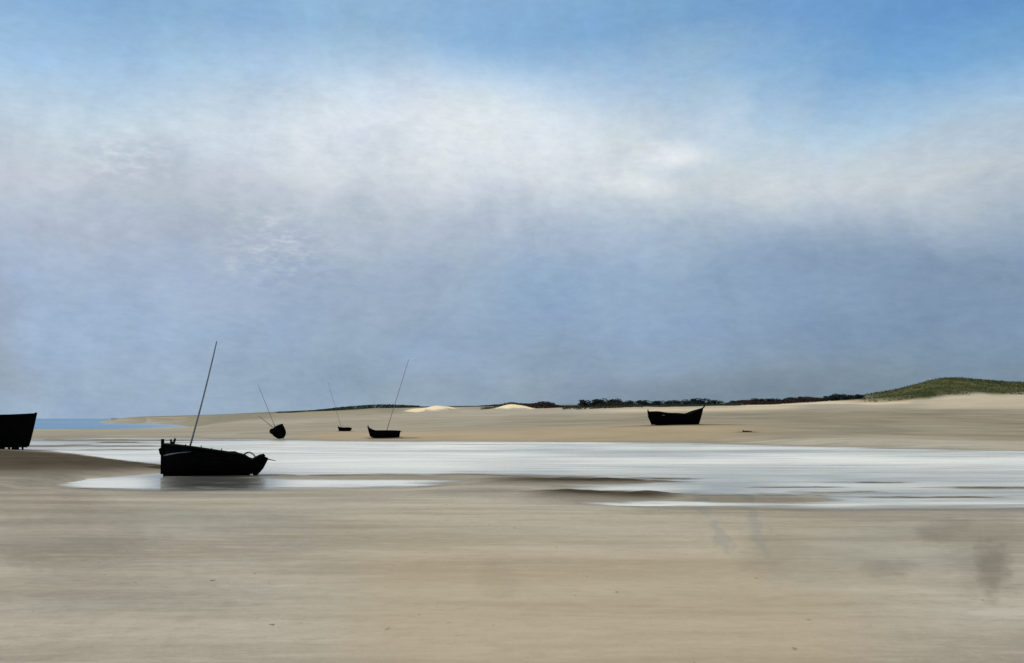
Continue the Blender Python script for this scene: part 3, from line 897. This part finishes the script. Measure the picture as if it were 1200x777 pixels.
dst = t.noise(t.scale(ae, (60, 160, 1), (0, 3, 0), (0, 0, R(35))), 1, 4, 0.65)
vst = t.noise(t.scale(wv, (30, 13, 1), (2, 1, 0), (0, 0, R(-12))), 1, 6, 0.65)
fin = t.noise(t.scale(wv, (240, 380, 1), (0, 3, 0), (0, 0, R(20))), 1, 3, 0.7)
def blob(a0, e0, wa, we, soft=1.0):
    """soft spot in the sky, angles in degrees"""
    a = t.math('DIVIDE', t.sub(t.add(az, t.mul(t.sub(med, .5), .10)), R(a0)), R(wa))
    e = t.math('DIVIDE', t.sub(t.add(el, t.mul(t.sub(big, .5), .06)), R(e0)), R(we))
    r = t.math('SQRT', t.add(t.mul(a, a), t.mul(e, e)))
    return t.mapr(r, 1.0, 0.0)
# height in degrees, wobbled
ew = t.add(el, t.add(t.mul(t.sub(big, .5), .085), t.mul(t.sub(med, .5), .035)))
f = t.math('DIVIDE', t.math('MAXIMUM', ew, 0.0), R(24), clamp=True)
EL = [1.8, 4.4, 7.1, 9.7, 12.3, 14.8, 17.3, 19.7]
SKYC = {  # azimuth: colours of the cloud veil from the horizon up
    -20: [(156,177,200), (160,181,207), (161,180,205), (172,184,201), (191,200,211), (190,208,222), (160,194,224), (130,171,208)],
    -6.6: [(147,166,184), (150,170,193), (162,179,199), (183,194,208), (202,210,219), (216,224,231), (186,208,227), (143,180,211)],
    6.6: [(138,157,176), (142,166,194), (148,173,199), (172,189,206), (204,213,219), (198,212,223), (158,191,220), (122,165,206)],
    20: [(124,144,162), (127,150,175), (132,155,180), (158,175,194), (189,199,207), (168,197,223), (120,168,210), (98,150,202)]}
def veil_ramp(a):
    cs = math.cos(R(a)) * 0.5 + 0.5
    return t.ramp(f, [(e * cs / 24, lin(*c)) for e, c in zip(EL, SKYC[a])])
azw = t.add(az, t.add(t.mul(t.sub(big, .5), .22), t.mul(t.sub(med, .5), .16)))
veil = veil_ramp(-20)
for a0, a1 in ((-20, -6.6), (-6.6, 6.6), (6.6, 20)):
    veil = t.mix(t.mapr(azw, R(a0), R(a1), smooth=False), veil, veil_ramp(a1))
col = veil
col = t.mix(t.mul(blob(-3.0, 14.0, 12, 5.0), 0.75), col, lin(232, 239, 245))     # white bank
col = t.mix(t.mul(blob(8.6, 13.5, 3.0, 0.9), 0.75), col, lin(236, 239, 240))
col = t.mix(t.mul(blob(6.8, 12.1, 2.4, 1.0), 0.65), col, lin(224, 229, 234))
col = t.mix(t.mul(blob(17, 12.4, 10, 2.5), 0.35), col, lin(204, 210, 214))
col = t.mix(t.mul(blob(15, 8.0, 7, 2.5), 0.45), col, lin(120, 145, 176))          # slate patches
col = t.mix(t.mul(blob(19, 4.5, 8, 2.0), 0.40), col, lin(118, 142, 170))
col = t.mix(t.mul(blob(1.5, 6.3, 5, 3.2), 0.45), col, lin(136, 168, 204))
col = t.mix(t.mul(blob(-8.0, 2.4, 4, 2.4), 0.60), col, lin(134, 156, 174))
col = t.mix(t.mul(blob(11, 1.0, 14, 1.6), 0.60), col, lin(116, 132, 144))
col = t.mix(t.mul(blob(-27, 3.0, 5.0, 7.5), 0.45), col, lin(142, 148, 146))
col = t.mix(t.mul(blob(-12.3, 8.8, 4.2, 2.6), t.mul(t.mapr(dst, .40, .75), .7)), col, lin(206, 212, 220))
col = t.mix(t.mul(blob(-19.5, 12.8, 3.2, 1.8), t.mul(t.mapr(dst, .40, .72), .7)), col, lin(214, 219, 226))
# brush-like streaks of thin cloud
hue = t.sub(t.noise(t.scale(wv, (11, 15, 1), (4, 9, 0)), 1, 5, 0.6), .5)
hst = t.add(t.mul(t.sub(fin, .5), .55), t.add(.5, t.mul(t.sub(hst, .5), t.mapr(el, R(11), R(3), 0.15, 1.0))))
k = t.add(t.mul(t.sub(hst, .5), .12), t.add(t.mul(t.sub(dst, .5), .22), t.add(t.mul(t.sub(vst, .5), .26), t.add(t.mul(t.sub(med, .5), .36), t.mul(t.sub(big, .5), .24)))))
col = t.mix(1.0, col, t.comb(t.add(t.mul(hue, .12), t.add(t.mul(k, 1.1), 1.0)), t.add(t.mul(hue, .10), t.add(k, 1.0)), t.add(t.mul(hue, -.12), t.add(t.mul(k, .85), 1.0))), 'MULTIPLY')
# bright cloud overhead, out of the picture
col = t.mix(t.mapr(el, R(24), R(52)), col, (1.05, 1.07, 1.10))
bg2 = t.new('ShaderNodeBackground'); bg2.inputs[1].default_value = 1.0
t.put(bg2.inputs[0], col)
mx = t.new('ShaderNodeMixShader')
# gaps of blue towards the top
gap = t.mapr(t.add(ew, t.mul(t.math('ABSOLUTE', t.add(az, R(-3))), 0.10)), R(15.5), R(22.5), 0.0, 0.12)
gap = t.mul(gap, t.mapr(el, R(38), R(24)))
t.put(mx.inputs[0], t.sub(1.0, gap))
t.l.new(bg1.outputs[0], mx.inputs[1]); t.l.new(bg2.outputs[0], mx.inputs[2]); t.l.new(mx.outputs[0], out.inputs[0])

sl = bpy.data.lights.new('sun', 'SUN'); sl.energy = 1.4; sl.angle = R(12); sl.color = (1.0, 0.95, 0.86)
so = bpy.data.objects.new('sun', sl); COL.objects.link(so)
dirv = Vector((math.sin(SUN_AZ) * math.cos(SUN_EL), math.cos(SUN_AZ) * math.cos(SUN_EL), math.sin(SUN_EL)))
so.rotation_euler = dirv.to_track_quat('Z', 'Y').to_euler()

cam = bpy.data.cameras.new('camera'); co = bpy.data.objects.new('camera', cam); COL.objects.link(co)
co.location = (0, 0, EYE); co.rotation_euler = (R(90), 0, 0)
cam.sensor_width = 36; cam.lens = 36 * F / 1200; cam.shift_y = (HOR - 388.5) / 1200
cam.clip_start = 0.1; cam.clip_end = 20000
SC.camera = co
SC.view_settings.view_transform = 'Standard'; SC.view_settings.look = 'None'
SC.view_settings.exposure = 0; SC.view_settings.gamma = 1; SC.view_settings.use_curve_mapping = False
SC.render.resolution_x = 1024; SC.render.resolution_y = 663
SC.cycles.max_bounces = 6
